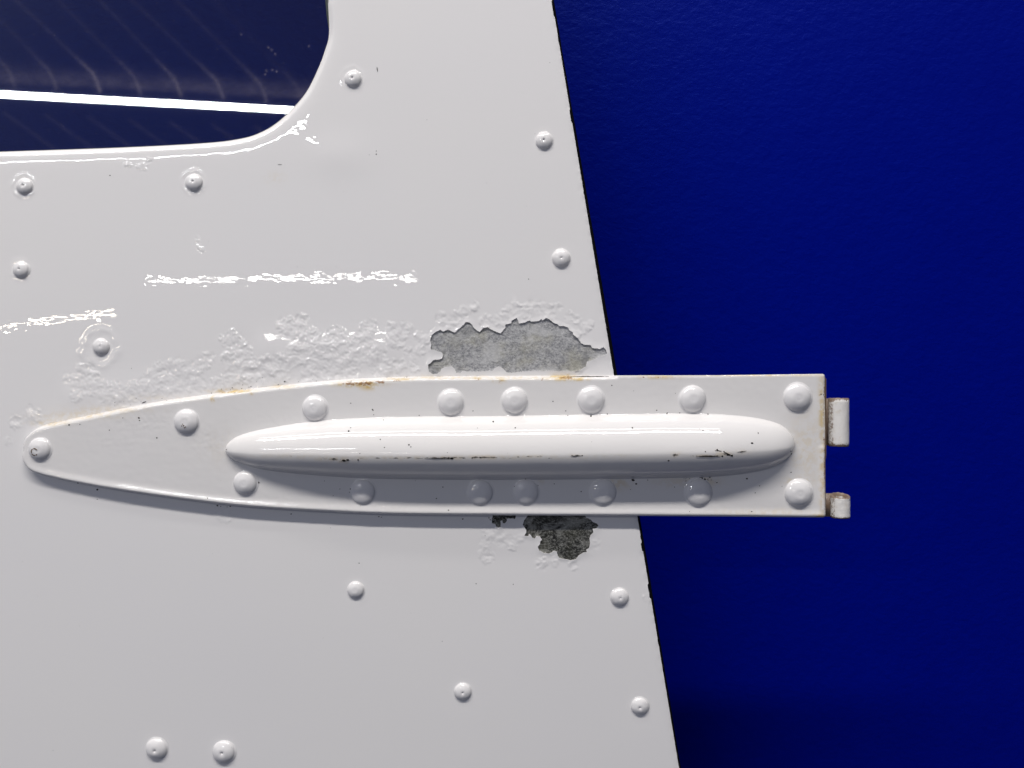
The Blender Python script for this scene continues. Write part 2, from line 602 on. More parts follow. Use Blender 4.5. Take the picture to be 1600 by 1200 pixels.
# stains: x, y, sx, sy, amount
STAIN = [(120, 650, 60, 5, .28), (75, 661, 26, 4, .4), (160, 640, 60, 6, .22), (240, 622, 60, 6, .12), (360, 611, 30, 3, .7), (332, 624, 3, 5, .6), (393, 615, 3, 2, .5),
         (440, 604, 25, 3, .3), (560, 600, 30, 4, .9), (575, 604, 12, 5, .5), (625, 592, 22, 2.5, .5), (690, 590, 60, 2, .3), (780, 594, 8, 4, .6), (745, 591, 12, 2, .5),
         (800, 590, 100, 3, .2), (880, 590, 22, 4, .9), (905, 592, 14, 3, .6), (1030, 589, 30, 3, .4), (1284, 640, 5, 60, .4), (1285, 740, 5, 70, .35), (1260, 700, 25, 50, .14),
         (1249, 752, 22, 6, .25), (1200, 800, 80, 6, .12), (1280, 806, 16, 3, .5), (1200, 586, 90, 1.5, .4), (1060, 752, 40, 10, .10), (1100, 752, 24, 9, .18), (965, 755, 20, 10, .18), (430, 278, 14, 9, .10),
         (835, 752, 20, 8, .10), (345, 700, 30, 30, .04)]
RUST = [(350, 613, 16, 1.6, .55), (545, 599, 12, 1.8, .9), (572, 599, 14, 2, .9), (595, 597, 10, 1.8, .9), (620, 595, 10, 1.3, .6), (885, 590, 12, 2, .95), (745, 593, 6, 1.4, .6), (781, 595, 5, 2, .6),
        (848, 593, 3, 2, .6), (1030, 590, 5, 1.5, .6), (1005, 589, 4, 1.5, .6), (1288, 620, 2, 5, .9), (1288, 690, 2, 8, .9), (1289, 705, 1.8, 4, .9), (1287, 650, 1.5, 20, .6), (1288, 730, 2.2, 30, .75), (1288.5, 610, 2.2, 16, .7), (562, 600, 28, 2.2, .6), (1281, 617, 5, 2, .6),
        (1250, 586, 20, 1, .7), (1140, 587, 20, 1, .5), (1289, 760, 1.2, 40, .5)]
GRIME = [(680, 711.8, 240, 1.2, .52), (700, 711.5, 60, 1.5, .75), (610, 712, 60, 1.5, .5), (760, 711, 30, 1.6, .85), (830, 709.5, 40, 1.3, .55), (898, 708, 9, 1.3, .72), (530, 714, 30, 1.7, .7), (470, 710, 50, 1.6, .4),
         (950, 708, 40, 1.2, .3), (1100, 709, 24, 1.1, 1.05), (1118, 706, 12, 2.4, .7), (1128, 707, 4, 2, .9), (1150, 703, 10, 1.8, .55), (1048, 707, 8, 2.0, .6), (545, 716, 12, 2.5, .6),
         (375, 662, 0.1, 0.1, 0), (56, 706, .1, .1, 0)]


def blobs(P, L):
    v = np.zeros(len(P))
    for x, y, sx, sy, a in L:
        v = np.maximum(v, a * np.exp(-((P[:, 0] - x) / sx) ** 2 - ((P[:, 1] - y) / sy) ** 2))
    return v


# ------------------------------------------------------------------ the wall behind
wall_v, wall_f = [], []
HW = 380.0
for (x, h, z) in ((-1.6, -HW, -1.2), (1.6, -HW, -1.2), (1.6, -HW, 1.3), (-1.6, -HW, 1.3)):
    wall_v.append((x, -h * S, z))
wall_f.append((0, 1, 2, 3))
wall = mesh_obj("wall", wall_v, wall_f, M_wall, None, False)
wall["kind"] = "structure"
wall["label"] = "deep blue textured wall close behind the white door"

# ------------------------------------------------------------------ the door
door = bpy.data.objects.new("aircraft_door", None)
link(door)
door.location = (0, 0, 0)
door["label"] = "white riveted metal door with rounded window and peeling paint along its hinge arm"
door["category"] = "door"
door["kind"] = "thing"


def grid(x0, x1, y0, y1, st):
    xs = np.arange(x0, x1, st)
    ys = np.arange(y0, y1, st * 0.9)
    X, Y = np.meshgrid(xs, ys)
    X = X + (np.arange(len(ys)) % 2)[:, None] * st * 0.5
    P = np.stack([X.ravel(), Y.ravel()], 1)
    return P + rng.uniform(-.08, .08, P.shape) * st


# sampling: dense where paint is blistered, along the window roll and round ringed rivets
base = grid(-20, 1080, -20, 1220, 7)
outer_g = grid(-1020, 1160, -1160, 1700, 36)
outer_g = outer_g[~((outer_g[:, 0] > -24) & (outer_g[:, 0] < 1084) & (outer_g[:, 1] > -24) & (outer_g[:, 1] < 1224))]
dense = grid(-4, 1012, 470, 700, 1.9)
dense = np.vstack([dense, grid(740, 1012, 800, 905, 1.9), grid(335, 370, 785, 825, 1.9), grid(190, 240, 245, 275, 1.9), grid(990, 1030, 890, 945, 1.9), grid(300, 325, 365, 400, 1.9)])
dm = blister_mask(dense)
near = blister_mask(dense + np.array([5, 0])) + blister_mask(dense - np.array([5, 0])) + blister_mask(dense + np.array([0, 5])) + blister_mask(dense - np.array([0, 5]))
dense = dense[(dm + near) > 0]
RINGS = [(37, 290, 17, .55), (302, 284, 18, .6), (551, 122, 17.5, .35), (157, 544, 27, .50), (31, 420, 15, .25), (555, 926, 19, .12)]
ringpts = []
for x, y, r, a in RINGS:
    g = grid(x - r - 14, x + r + 14, y - r - 14, y + r + 14, 2.2)
    ringpts.append(g[np.hypot(g[:, 0] - x, g[:, 1] - y) < r + 13])
wg = grid(-10, 560, -10, 290, 2.6)
wd, _ = seg_dist(wg, WIN)
wg = wg[wd < 30]
fine = np.vstack([dense, wg] + ringpts)


def cull(coarse, finep, r):
    cell = {}
    for x, y in finep:
        cell[(int(x // r), int(y // r))] = 1
    keep = [not any(((int(x // r) + i, int(y // r) + j) in cell) for i in (-1, 0, 1) for j in (-1, 0, 1)) for x, y in coarse]
    return coarse[np.array(keep)]


base = cull(base, fine, 3.5)
# remove near-duplicate fine points
seen = {}
kf = []
for i, (x, y) in enumerate(fine):
    key = (int(x / 1.25), int(y / 1.25))
    if key not in seen:
        seen[key] = 1
        kf.append(i)
fine = fine[kf]
P, T = tri_sheet(DOOR, [WIN] + PATCHES, np.vstack([base, outer_g, fine]), 0.9)


def skin_height(P):
    H = np.zeros(len(P))
    # window surround
    d, _ = seg_dist(P, WIN)
    dd_ = np.linspace(0, 90, 361)
    sl = 0.62 * (1 - smooth01((dd_ - 5.5) / 5.0)) + 0.17 * np.exp(-np.clip(dd_ - 8, 0, None) / 8.0)
    hh_ = np.cumsum(sl) * 0.25
    H += np.interp(d, dd_, hh_ - hh_[-1])
    H += 1.25 * np.exp(-(((P[:, 0] - 528) / 50) ** 2 + ((P[:, 1] - 243) / 31) ** 2))
    H += 0.14 * np.exp(-(((P[:, 0] - 490) / 34) ** 2 + ((P[:, 1] - 208) / 14) ** 2)) * nz(P, 8, 70.0, 1.6)
    nw = np.exp(-((d - 20) / 14) ** 2)
    selw = nw > 0.02
    H[selw] += 0.045 * nw[selw] * nz(P[selw], 6.5, 40.0, 1.5)
    # swelling under the corroded paint
    H += 1.35 * np.exp(-((P[:, 1] - 547) / 26) ** 2) * smooth01((P[:, 0] - 385) / 30) * smooth01((640 - P[:, 0]) / 40)
    H += 1.15 * np.exp(-((P[:, 1] - (618 - .10 * (P[:, 0] - 110))) / 24) ** 2) * smooth01((P[:, 0] - 88) / 26) * smooth01((262 - P[:, 0]) / 30)
    # slow waviness of hand-formed sheet
    H += 0.35 * nz(P, 190, 1.7, 1.6)
    # rivet neighbourhoods
    for x, y, r, a in RINGS:
        rr = np.hypot(P[:, 0] - x, (P[:, 1] - y))
        wv = 2.6 if r < 25 else 6.0
        H += a * np.exp(-((rr - r - (1.8 if r < 25 else 5.0) * nz(P, 9 if r < 25 else 17, x)) / wv) ** 2) * (0.75 + 0.8 * nz(P, 13, y))
    for x, y, r, _ in small_rivets:
        rr = np.hypot(P[:, 0] - x, P[:, 1] - y)
        H -= 0.25 * np.exp(-(rr / 26) ** 2)
    m = blister_mask(P)
    sel = m > 0.001
    if sel.any():
        Q = P[sel]
        n1 = nz(Q, 7.5, 11.0, 1.25)
        n2 = nz(Q, 3.6, 23.0, 1.2)
        n3 = nz(Q, 14, 31.0, 1.2)
        wq = nz(Q, 4.2, 7.0) + .3 * nz(Q, 9.0, 17.0)
        mm = smooth01((m[sel] + 0.85 * wq + 0.25 * n2 - 0.10) / 0.45)
        plates = smooth01((n1 + 0.35 * n2 + 0.06) / 0.26)
        worms = (1 - np.minimum(np.abs(n2 + .4 * n1) / 0.30, 1)) ** 1.5
        H[sel] += (0.62 + 0.23 * smooth01((Q[:, 0] - 300) / 100) - .2 * (Q[:, 1] > 800)) * mm * (0.46 * plates + 0.26 * worms + 1.2 * n3 + 0.22 * n2)
    return H


H = skin_height(P)
de = edge_x(P[:, 1]) - P[:, 0]
H += -1.3 * np.clip(1 - np.clip(de, 0, None) / 3.0, 0, 1) ** 2
# lifted paint lip round the chips
for pp in PATCHES:
    dd, _ = seg_dist(P, pp)
    H += 0.8 * np.exp(-(dd / 3.0) ** 2)
skin = sheet_obj("door_skin", P, T, H, M_paint, door, 0.0, -1.8,
                 {"stain": np.minimum(1, 1.25 * blobs(P, STAIN)), "rust": np.zeros(len(P)), "grime": np.zeros(len(P))})

# deeper return flange round the window opening
ring = WIN
fv, ff = [], []
for i, (x, y) in enumerate(ring):
    fv += [W(x, y, -6.6), W(x, y, -22)]
n = len(ring)
for i in range(n):
    j = (i + 1) % n
    ff.append((2 * i, 2 * j, 2 * j + 1, 2 * i + 1))
mesh_obj("window_flange", fv, ff, M_paint, door)

# bare metal under the flaked paint
for i, pp in enumerate(PATCHES):
    xs = [p[0] for p in pp]
    ys = [p[1] for p in pp]
    c = np.array([np.mean(xs), np.mean(ys)])
    x0, x1, y0, y1 = min(xs) - 4, max(xs) + 3, min(ys) - 4, max(ys) + 4
    g = grid(x0, x1, y0, y1, 2.5)
    x1c = x1
    outl = resample([(x0, y0), (min(x1, edge_x(y0) - 2), y0), (min(x1, edge_x(y1) - 2), y1), (x0, y1)], 4)
    Pm, Tm = tri_sheet(outl, [], g, 1.2)
    Hm = -1.45 + 0.25 * nz(Pm, 3.0, 4) + 0.2 * nz(Pm, 9, 8)
    if i > 0:
        Hm += 0.35 * nz(Pm, 2.2, 14)
    mo = sheet_obj("bare_metal_patch", Pm, Tm, Hm, M_metal if i == 0 else M_metal2, door)
    mo["label"] = ["large grey bare metal patch above the hinge arm", "dark corroded bare metal patch below the hinge arm",
                   "small dark chip at the underside of the hinge arm"][i]

# dark rubber edge seal behind the free edge
sv, sf = [], []
ys = np.arange(-1160, 1700, 12.0)
prof = [(-14, -2.0), (1.0, -2.0), (3.2, -4.0), (3.8, -9), (3.0, -15), (-14, -16)]
for y in ys:
    e = edge_x(y) + 0.5 * mnoise.noise(Vector((5, y / 60, 2)))
    for dx, h in prof:
        sv.append(W(e + dx + float(np.interp(y, [0, 150, 300, 560, 600, 800, 900, 1100], [0.2, .6, 1.6, 2.6, 2.6, .8, 1.2, .4])) * (dx > 0), y, h))
m_ = len(prof)
for i in range(len(ys) - 1):
    for k in range(m_):
        a, b = i * m_ + k, i * m_ + (k + 1) % m_
        sf.append((a, b, b + m_, a + m_))
mesh_obj("edge_seal", sv, sf, M_seal, door)

# glazing: slab of acrylic
g = grid(-960, 540, -1100, 260, 30)
vis = grid(-6, 520, -6, 246, 2.6)
g = g[~((g[:, 0] > -8) & (g[:, 1] > -8) & (g[:, 1] < 248))]
PW = [(x, y) for x, y in WIN]
cxw, cyw = -210, -400
PW2 = [(cxw + (x - cxw) * 1.02, cyw + (y - cyw) * 1.014) for x, y in WIN]
Pp, Tp = tri_sheet(PW2, [], np.vstack([g, vis]), 1.4)


def reflections_and_marks(P):
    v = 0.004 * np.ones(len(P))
    # painted reflection of the ceiling above the lamp line, as grey haze
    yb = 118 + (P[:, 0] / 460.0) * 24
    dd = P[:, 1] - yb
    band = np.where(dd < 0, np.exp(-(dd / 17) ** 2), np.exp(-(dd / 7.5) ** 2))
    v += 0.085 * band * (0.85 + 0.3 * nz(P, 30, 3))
    # painted reflections of ceiling ribs running down to the right, hooking downwards at their end
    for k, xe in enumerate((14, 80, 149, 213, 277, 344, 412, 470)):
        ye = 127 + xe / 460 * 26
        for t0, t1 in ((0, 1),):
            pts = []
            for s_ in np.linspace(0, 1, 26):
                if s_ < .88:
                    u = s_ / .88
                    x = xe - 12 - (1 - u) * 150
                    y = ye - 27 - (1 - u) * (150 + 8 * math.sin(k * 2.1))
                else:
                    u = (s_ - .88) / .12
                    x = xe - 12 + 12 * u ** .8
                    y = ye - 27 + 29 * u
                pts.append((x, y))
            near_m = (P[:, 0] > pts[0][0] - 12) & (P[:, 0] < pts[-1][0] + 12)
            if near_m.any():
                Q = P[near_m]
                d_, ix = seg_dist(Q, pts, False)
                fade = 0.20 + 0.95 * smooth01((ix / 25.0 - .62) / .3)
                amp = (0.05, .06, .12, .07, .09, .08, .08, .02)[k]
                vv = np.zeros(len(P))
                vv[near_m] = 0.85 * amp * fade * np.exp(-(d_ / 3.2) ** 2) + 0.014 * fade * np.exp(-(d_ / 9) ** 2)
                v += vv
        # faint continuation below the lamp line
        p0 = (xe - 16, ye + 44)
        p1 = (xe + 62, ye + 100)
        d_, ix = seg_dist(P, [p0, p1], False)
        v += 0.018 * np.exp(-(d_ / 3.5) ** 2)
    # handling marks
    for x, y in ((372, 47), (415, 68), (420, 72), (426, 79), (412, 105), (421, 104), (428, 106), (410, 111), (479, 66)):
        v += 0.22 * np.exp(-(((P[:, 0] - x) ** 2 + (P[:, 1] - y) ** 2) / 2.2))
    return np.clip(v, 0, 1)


du = reflections_and_marks(Pp)
pv = [W(x, y, -14) for x, y in Pp] + [W(x, y, -21) for x, y in Pp]
nP = len(Pp)
pf = [tuple(int(i) for i in t) for t in Tp] + [tuple(int(i) + nP for i in t[::-1]) for t in Tp]
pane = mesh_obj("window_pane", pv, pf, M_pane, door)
add_attr(pane.data, "reflections_and_marks", np.concatenate([du, np.zeros(nP)]))
pane["label"] = "clear window pane with painted ceiling reflections and small marks, showing the blue wall behind it"

# sealant strip showing at the upper right of the opening
inner = catmull([(488, -350), (497, -120), (503.5, -30), (505.5, 0), (508, 25), (512, 46), (516, 60)], 5)
outer_ = [(x + 22, y) for x, y in inner]
sv, sf = [], []
for (x, y), (x2, y2) in zip(inner, outer_):
    sv += [W(x, y, -13.9), W(x + 1.2, y, -10.5), W(x2, y2, -10.5), W(x2, y2, -13.9)]
for i in range(len(inner) - 1):
    for k in range(4):
        a, b = 4 * i + k, 4 * i + (k + 1) % 4
        sf.append((a, a + 4, b + 4, b))
mesh_obj("window_seal", sv, sf, M_glazing_seal, door)

# ------------------------------------------------------------------ hinge arm
HREF = HS
kS = (D - HREF) / D
g = grid(28, 1295, 580, 812, 2.6)
Ps, Ts = tri_sheet(STRAP, [], g, 0.9)


def strap_height(P):
    d, idx = seg_dist(P, STRAP)
    Q = np.asarray(STRAP)
    # which side: blend by vertical position against the centre line
    cyl = np.interp(P[:, 0], [30, 150, 400, 700, 1290], [702, 703, 700, 697, 697])
    up = P[:, 1] < cyl
    tipw = smooth01((P[:, 0] - 40) / 90)
    ontop = np.interp(P[:, 0], [0, 955, 975, 1400], [7.0, 6.0, 3.0, 3.0])
    Ht = HS * (1 - (1 - np.clip(d / ontop, 0, 1)) ** 2.0) - 0.0
    Ht = np.where(P[:, 0] > 965, HS - 1.5 * (1 - np.clip(d / 2.6, 0, 1)) ** 2, Ht)
    ridge = 2.3 * np.exp(-((d - 3.5) / 6.0) ** 2) * np.interp(P[:, 0], [50, 200, 1190, 1290], [.35, 1, 1, .75])
    Hb = HS - 4.0 * (1 - np.clip(d / 3.5, 0, 1)) ** 2.2 + ridge
    H = np.where(up, Ht, Hb)
    # left tip: blend the two
    b = smooth01((P[:, 1] - (cyl - 16)) / 32)
    tip = P[:, 0] < 120
    H = np.where(tip, Ht * (1 - b) + Hb * b, H)
    dr = 1290 - P[:, 0]
    H -= np.where(dr < 4, 0.9 * (1 - np.clip(dr / 4, 0, 1)) ** 2, 0)
    H += 0.22 * nz(P, 40, 2.2, 2.0) + 0.10 * nz(P, 8, 5.2, 1.4)
    # lumps of paint
    m = 0.35 * blobs(P, [(230, 660, 60, 18, 1), (330, 690, 30, 26, 1), (190, 690, 60, 14, .6), (450, 658, 60, 12, .8), (420, 780, 60, 6, .7), (560, 790, 60, 4, 1)])
    H += m * (nz(P, 4, 8.8) + .5 * nz(P, 2.4, 1.1))
    return H


Hs_ = strap_height(Ps)
hinge = sheet_obj("hinge_arm", Ps, Ts, Hs_, M_strap, door, HREF, -3.0,
                  {"stain": np.minimum(1, 2.1 * blobs(Ps, STAIN)), "rust": np.minimum(1, 1.7 * blobs(Ps, [(x, y, sx, sy * (1.6 if x < 1100 else 1), a) for x, y, sx, sy, a in RUST])), "grime": np.zeros(len(Ps))})
hinge["label"] = "long tapering hinge arm with rust along its upper edge"

# underside plate of the arm, past the door edge
bl = [(930, 589), (1289, 587), (1293.5, 592), (1293.6, 712), (1292.3, 720), (1292.6, 800), (1288, 806), (930, 804)]
bv = [W(x, y, -3.0, HREF) for x, y in bl] + [W(x, y, 6, HREF) for x, y in bl]
nb = len(bl)
bf = [tuple(range(nb))] + [tuple(range(2 * nb - 1, nb - 1, -1))]
for i in range(nb):
    j = (i + 1) % nb
    bf.append((i, i + nb, j + nb, j))
mesh_obj("backing_plate", bv, bf, M_rustleaf, hinge, False)

# pressed rib
RT = [(352, 705), (353.5, 697), (360, 690), (375, 682), (412, 673), (487, 662.5), (600, 656.5), (800, 654.5), (1056, 651), (1150, 653.5), (1197, 659.5), (1222, 667.5), (1237, 680), (1242, 693)]
RB = [(352, 705), (356, 711.5), (363, 717), (375, 722.5), (412, 732), (487, 739.5), (600, 745), (800, 746.5), (1025, 744), (1119, 741), (1181, 734), (1213, 725), (1233, 712), (1242, 693)]
rt = np.array(catmull(RT, 8))
rb = np.array(catmull(RB, 8))
th = np.linspace(0.0, math.pi, 420)
xs = 352 + (1242 - 352) * (1 - np.cos(th)) / 2
yt = np.interp(xs, rt[:, 0], rt[:, 1])
yb = np.interp(xs, rb[:, 0], rb[:, 1])
mid = (xs > 356) & (xs < 1238)
halfw = (yb - yt) / 2
RH = 42.5
hx = RH * (np.clip(halfw / 45.5, 0, 1)) ** 1.0
hx *= np.interp(xs, [352, 470, 1120, 1242], [.80, 1, 1, .82])


PE = 1.6


def prof_f(t):
    a = abs(t)
    if a < 0.9:
        return (1 - a ** PE) ** 0.5
    f0 = (1 - .9 ** PE) ** .5
    s0 = -(PE * .9 ** (PE - 1)) / (2 * f0)
    L = 0.22
    u = min((a - .9) / L, 1)
    h00 = 2 * u ** 3 - 3 * u ** 2 + 1
    h10 = u ** 3 - 2 * u ** 2 + u
    return f0 * h00 + s0 * L * h10


ts = np.concatenate([-1.12 + 0.30 * np.linspace(0, 1, 16)[:-1], np.linspace(-.82, .82, 46), 1.12 - .30 * np.linspace(1, 0, 16)[1:]])
fs = np.array([prof_f(t) for t in ts])


def strap_pt(px, py, h):
    return W(px, py, h, HREF)


rv, rpx = [], []
for i in range(len(xs)):
    yc = (yt[i] + yb[i]) / 2 + 7 * min(1, halfw[i] / 45)
    for t, f in zip(ts, fs):
        yy = yc + t * ((yc - yt[i]) if t < 0 else (yb[i] - yc))
        hh = HS - 0.5 + hx[i] * f
        # mild dents
        hh += 0.25 * mnoise.noise(Vector((xs[i] / 60, yy / 25, 3))) * f
        # keep in frame position: points that stand proud lean towards the centre of view; true spot computed
        rv.append((xs[i], yy, hh))
nT = len(ts)
rf = []
for i in range(len(xs) - 1):
    for k in range(nT - 1):
        a = i * nT + k
        rf.append((a, a + 1, a + nT + 1, a + nT))
RP = np.array([(a, b) for a, b, c in rv])
rib = mesh_obj("raised_rib", [strap_pt(a, b, c) for a, b, c in rv], rf, M_strap, hinge)
add_attr(rib.data, "stain", np.clip(blobs(RP, [(x, y, sx * 1.1, sy * 2.2, a * .5) for x, y, sx, sy, a in GRIME]), 0, 1))
add_attr(rib.data, "rust", np.zeros(len(RP)))
add_attr(rib.data, "grime", 1.05 * blobs(RP, [(x, y, sx, sy * 1.15, a) for x, y, sx, sy, a in GRIME]))


def rib_height(px, py):
    if px <= 353 or px >= 1241:
        return None
    a = np.interp(px, xs, yt)
    b = np.interp(px, xs, yb)
    hw = (b - a) / 2
    yc = (a + b) / 2 + 7 * min(1, hw / 45)
    t = (py - yc) / max((yc - a) if py < yc else (b - yc), .5)
    if abs(t) > 1.1:
        return None
    return HS - .5 + np.interp(px, xs, hx) * prof_f(t)


# ------------------------------------------------------------------ rivets
def rivet_mesh(name, r, hgt, pin, seed, mat):
    segs = 36
    rho = [0, .03, .07, .11, .16, .24, .36, .50, .64, .76, .86, .93, .975, 1.0, 1.02, 1.06, 1.13]
    verts, faces = [], []
    for q in rho:
        if q <= 1.0:
            h = hgt * (1 - q ** 2.15) ** 0.52 * .92 + hgt * .08 * (1 - q)
            h -= pin * hgt * .40 * math.exp(-(q / .085) ** 2)
            h -= 0.045 * hgt * math.exp(-((q) / .28) ** 4)
            h += 0.035 * hgt * math.exp(-((q - .33) / .07) ** 2)
            h = max(h, .06 * hgt)
        else:
            h = .06 * hgt * (1 - smooth01((q - 1.0) / .12)) - 0.05 * hgt * (q > 1.1)
        for s in range(segs):
            a = 2 * math.pi * s / segs
            rr = q * r * (1 + 0.02 * mnoise.noise(Vector((math.cos(a) * 1.5, math.sin(a) * 1.5, seed))))
            hh = h + 0.03 * hgt * mnoise.noise(Vector((q * math.cos(a) * 2.2, q * math.sin(a) * 2.2, seed + 5))) * (q < 1.05)
            verts.append((rr * math.cos(a) * S, -hh * S, rr * math.sin(a) * S))
    for i in range(len(rho) - 1):
        for s in range(segs):
            a = i * segs + s
            b = i * segs + (s + 1) % segs
            faces.append((a, b, b + segs, a + segs))
    me = bpy.data.meshes.new(name)
    me.from_pydata(verts, [], faces)
    me.materials.append(mat)
    me.polygons.foreach_set("use_smooth", [True] * len(me.polygons))
    me.update()
    return me


for i, (x, y, r, pin) in enumerate(small_rivets):
    me = rivet_mesh("rivet", r, r * .50, pin, i * 3.1, M_rivet)
    o = bpy.data.objects.new("rivet", me)
    link(o, door)
    h0 = skin_height(np.array([[x + r * 1.1, y]]))[0]
    # the pin mark faces the lamp side: dome centre placed so its middle projects on x, y
    o.location = W(x, y, h0, h0 + r * .25)
    o.rotation_euler = (math.radians(random.uniform(-3, 3)), 0, math.radians(random.uniform(-3, 3)))
big_meshes = [rivet_mesh("rivet", 1.0, .30, 0.0, 40 + i * 2.3, M_rivet) for i in range(5)]
for i, (x, y, r) in enumerate(large_rivets):
    o = bpy.data.objects.new("rivet", big_meshes[i % 5])
    link(o, hinge)
    o.location = W(x, y, HS, HS + r * .2)
    o.scale = (r, r * (1.12 if 8 < i < 14 else 1.5), r)
    o.rotation_euler = (math.radians(random.uniform(-2, 2)), random.uniform(0, 6), math.radians(random.uniform(-2, 2)))


# ------------------------------------------------------------------ knuckles
def knuckle(x0, x1, y0, y1, hc, seed, slant=0.0):
    cx = (x0 + x1) / 2
    R = (x1 - x0) / 2
    Ri = R * 0.70
    segs = 40
    href = hc + 4
    verts, faces, rust = [], [], []
    rows = [(y0 + 1.2, Ri, 1), (y0, Ri + .9, 1), (y0, R - 1.2, 1), (y0 + 1.0, R, .8)]
    ny = 12
    for k in range(1, ny):
        yy = y0 + 1 + (y1 - y0 - 2) * k / ny
        e = min(yy - y0, y1 - yy)
        rows.append((yy, R, max(0.0, .50 - e / 9)))
    rows += [(y1 - 1.0, R, .8), (y1, R - 1.2, 1), (y1, Ri + .9, 1), (y1 - 1.2, Ri, 1)]
    inner_rows = [(y1 - 8, Ri, .5), (y0 + 8, Ri, .4)]
    rows = rows + inner_rows
    for (yy, rr, ru) in rows:
        for s in range(segs):
            a = 2 * math.pi * s / segs
            n_ = mnoise.noise(Vector((math.cos(a) * 2, math.sin(a) * 2, yy / 9 + seed)))
            edge = 1.0 if (abs(yy - y0) < 2 or abs(yy - y1) < 2) else 0.25
            r2 = rr + 0.45 * n_
            jag = edge * 0.9 * mnoise.noise(Vector((math.cos(a) * 3, math.sin(a) * 3, seed + 2)))
            verts.append(W(cx + r2 * math.cos(a), yy + jag + slant * (math.sin(a) + 1) * float(np.clip(1 - (yy - y0) / 16, 0, 1)), hc + r2 * math.sin(a), href))
            rr_ = ru
            # darker line where the barrel meets the leaf
            if math.cos(a) < -0.75:
                rr_ = max(rr_, .45)
            rust.append(rr_)
    n = len(rows)
    for i in range(n):
        for s in range(segs):
            a = i * segs + s
            b = i * segs + (s + 1) % segs
            c = ((i + 1) % n) * segs + s
            d = ((i + 1) % n) * segs + (s + 1) % segs
            faces.append((a, c, d, b))
    # leaf running back under the arm
    o = len(verts)
    top, bot = hc - 3, hc - 8
    for yy in (y0 + .6, y1 - 1.0):
        for (xx, hh) in ((1262, bot), (1262, top), (x0 + 1.5, top), (x0 + 8, top - 1), (x0 + 8, bot)):
            verts.append(W(xx, yy, hh, href))
            rust.append(.85)  # strong rust tone paints in the shade of this recess
    for k in range(5):
        a, b = o + k, o + (k + 1) % 5
        faces.append((a, b, b + 5, a + 5))
    faces.append(tuple(o + k for k in range(4, -1, -1)))
    faces.append(tuple(o + 5 + k for k in range(5)))
    me = bpy.data.meshes.new("hinge_knuckle")
    me.from_pydata(verts, [], faces)
    me.materials.append(M_knuckle)
    me.polygons.foreach_set("use_smooth", [True] * len(me.polygons))
    me.update()
    add_attr(me, "rust", rust)  # rust of the barrel, plus the painted shade on the leaf
    ob = link(bpy.data.objects.new("hinge_knuckle", me), hinge)
    return ob


k1 = knuckle(1296.5, 1327.3, 622, 697.5, 1.0, 1.0)
k1["label"] = "tall white barrel of the hinge with rusty ends"
k2 = knuckle(1299.5, 1329, 771.5, 809.5, 1.0, 6.0, 2.8)
k2["label"] = "short white barrel of the hinge at the lower corner, hollow top"

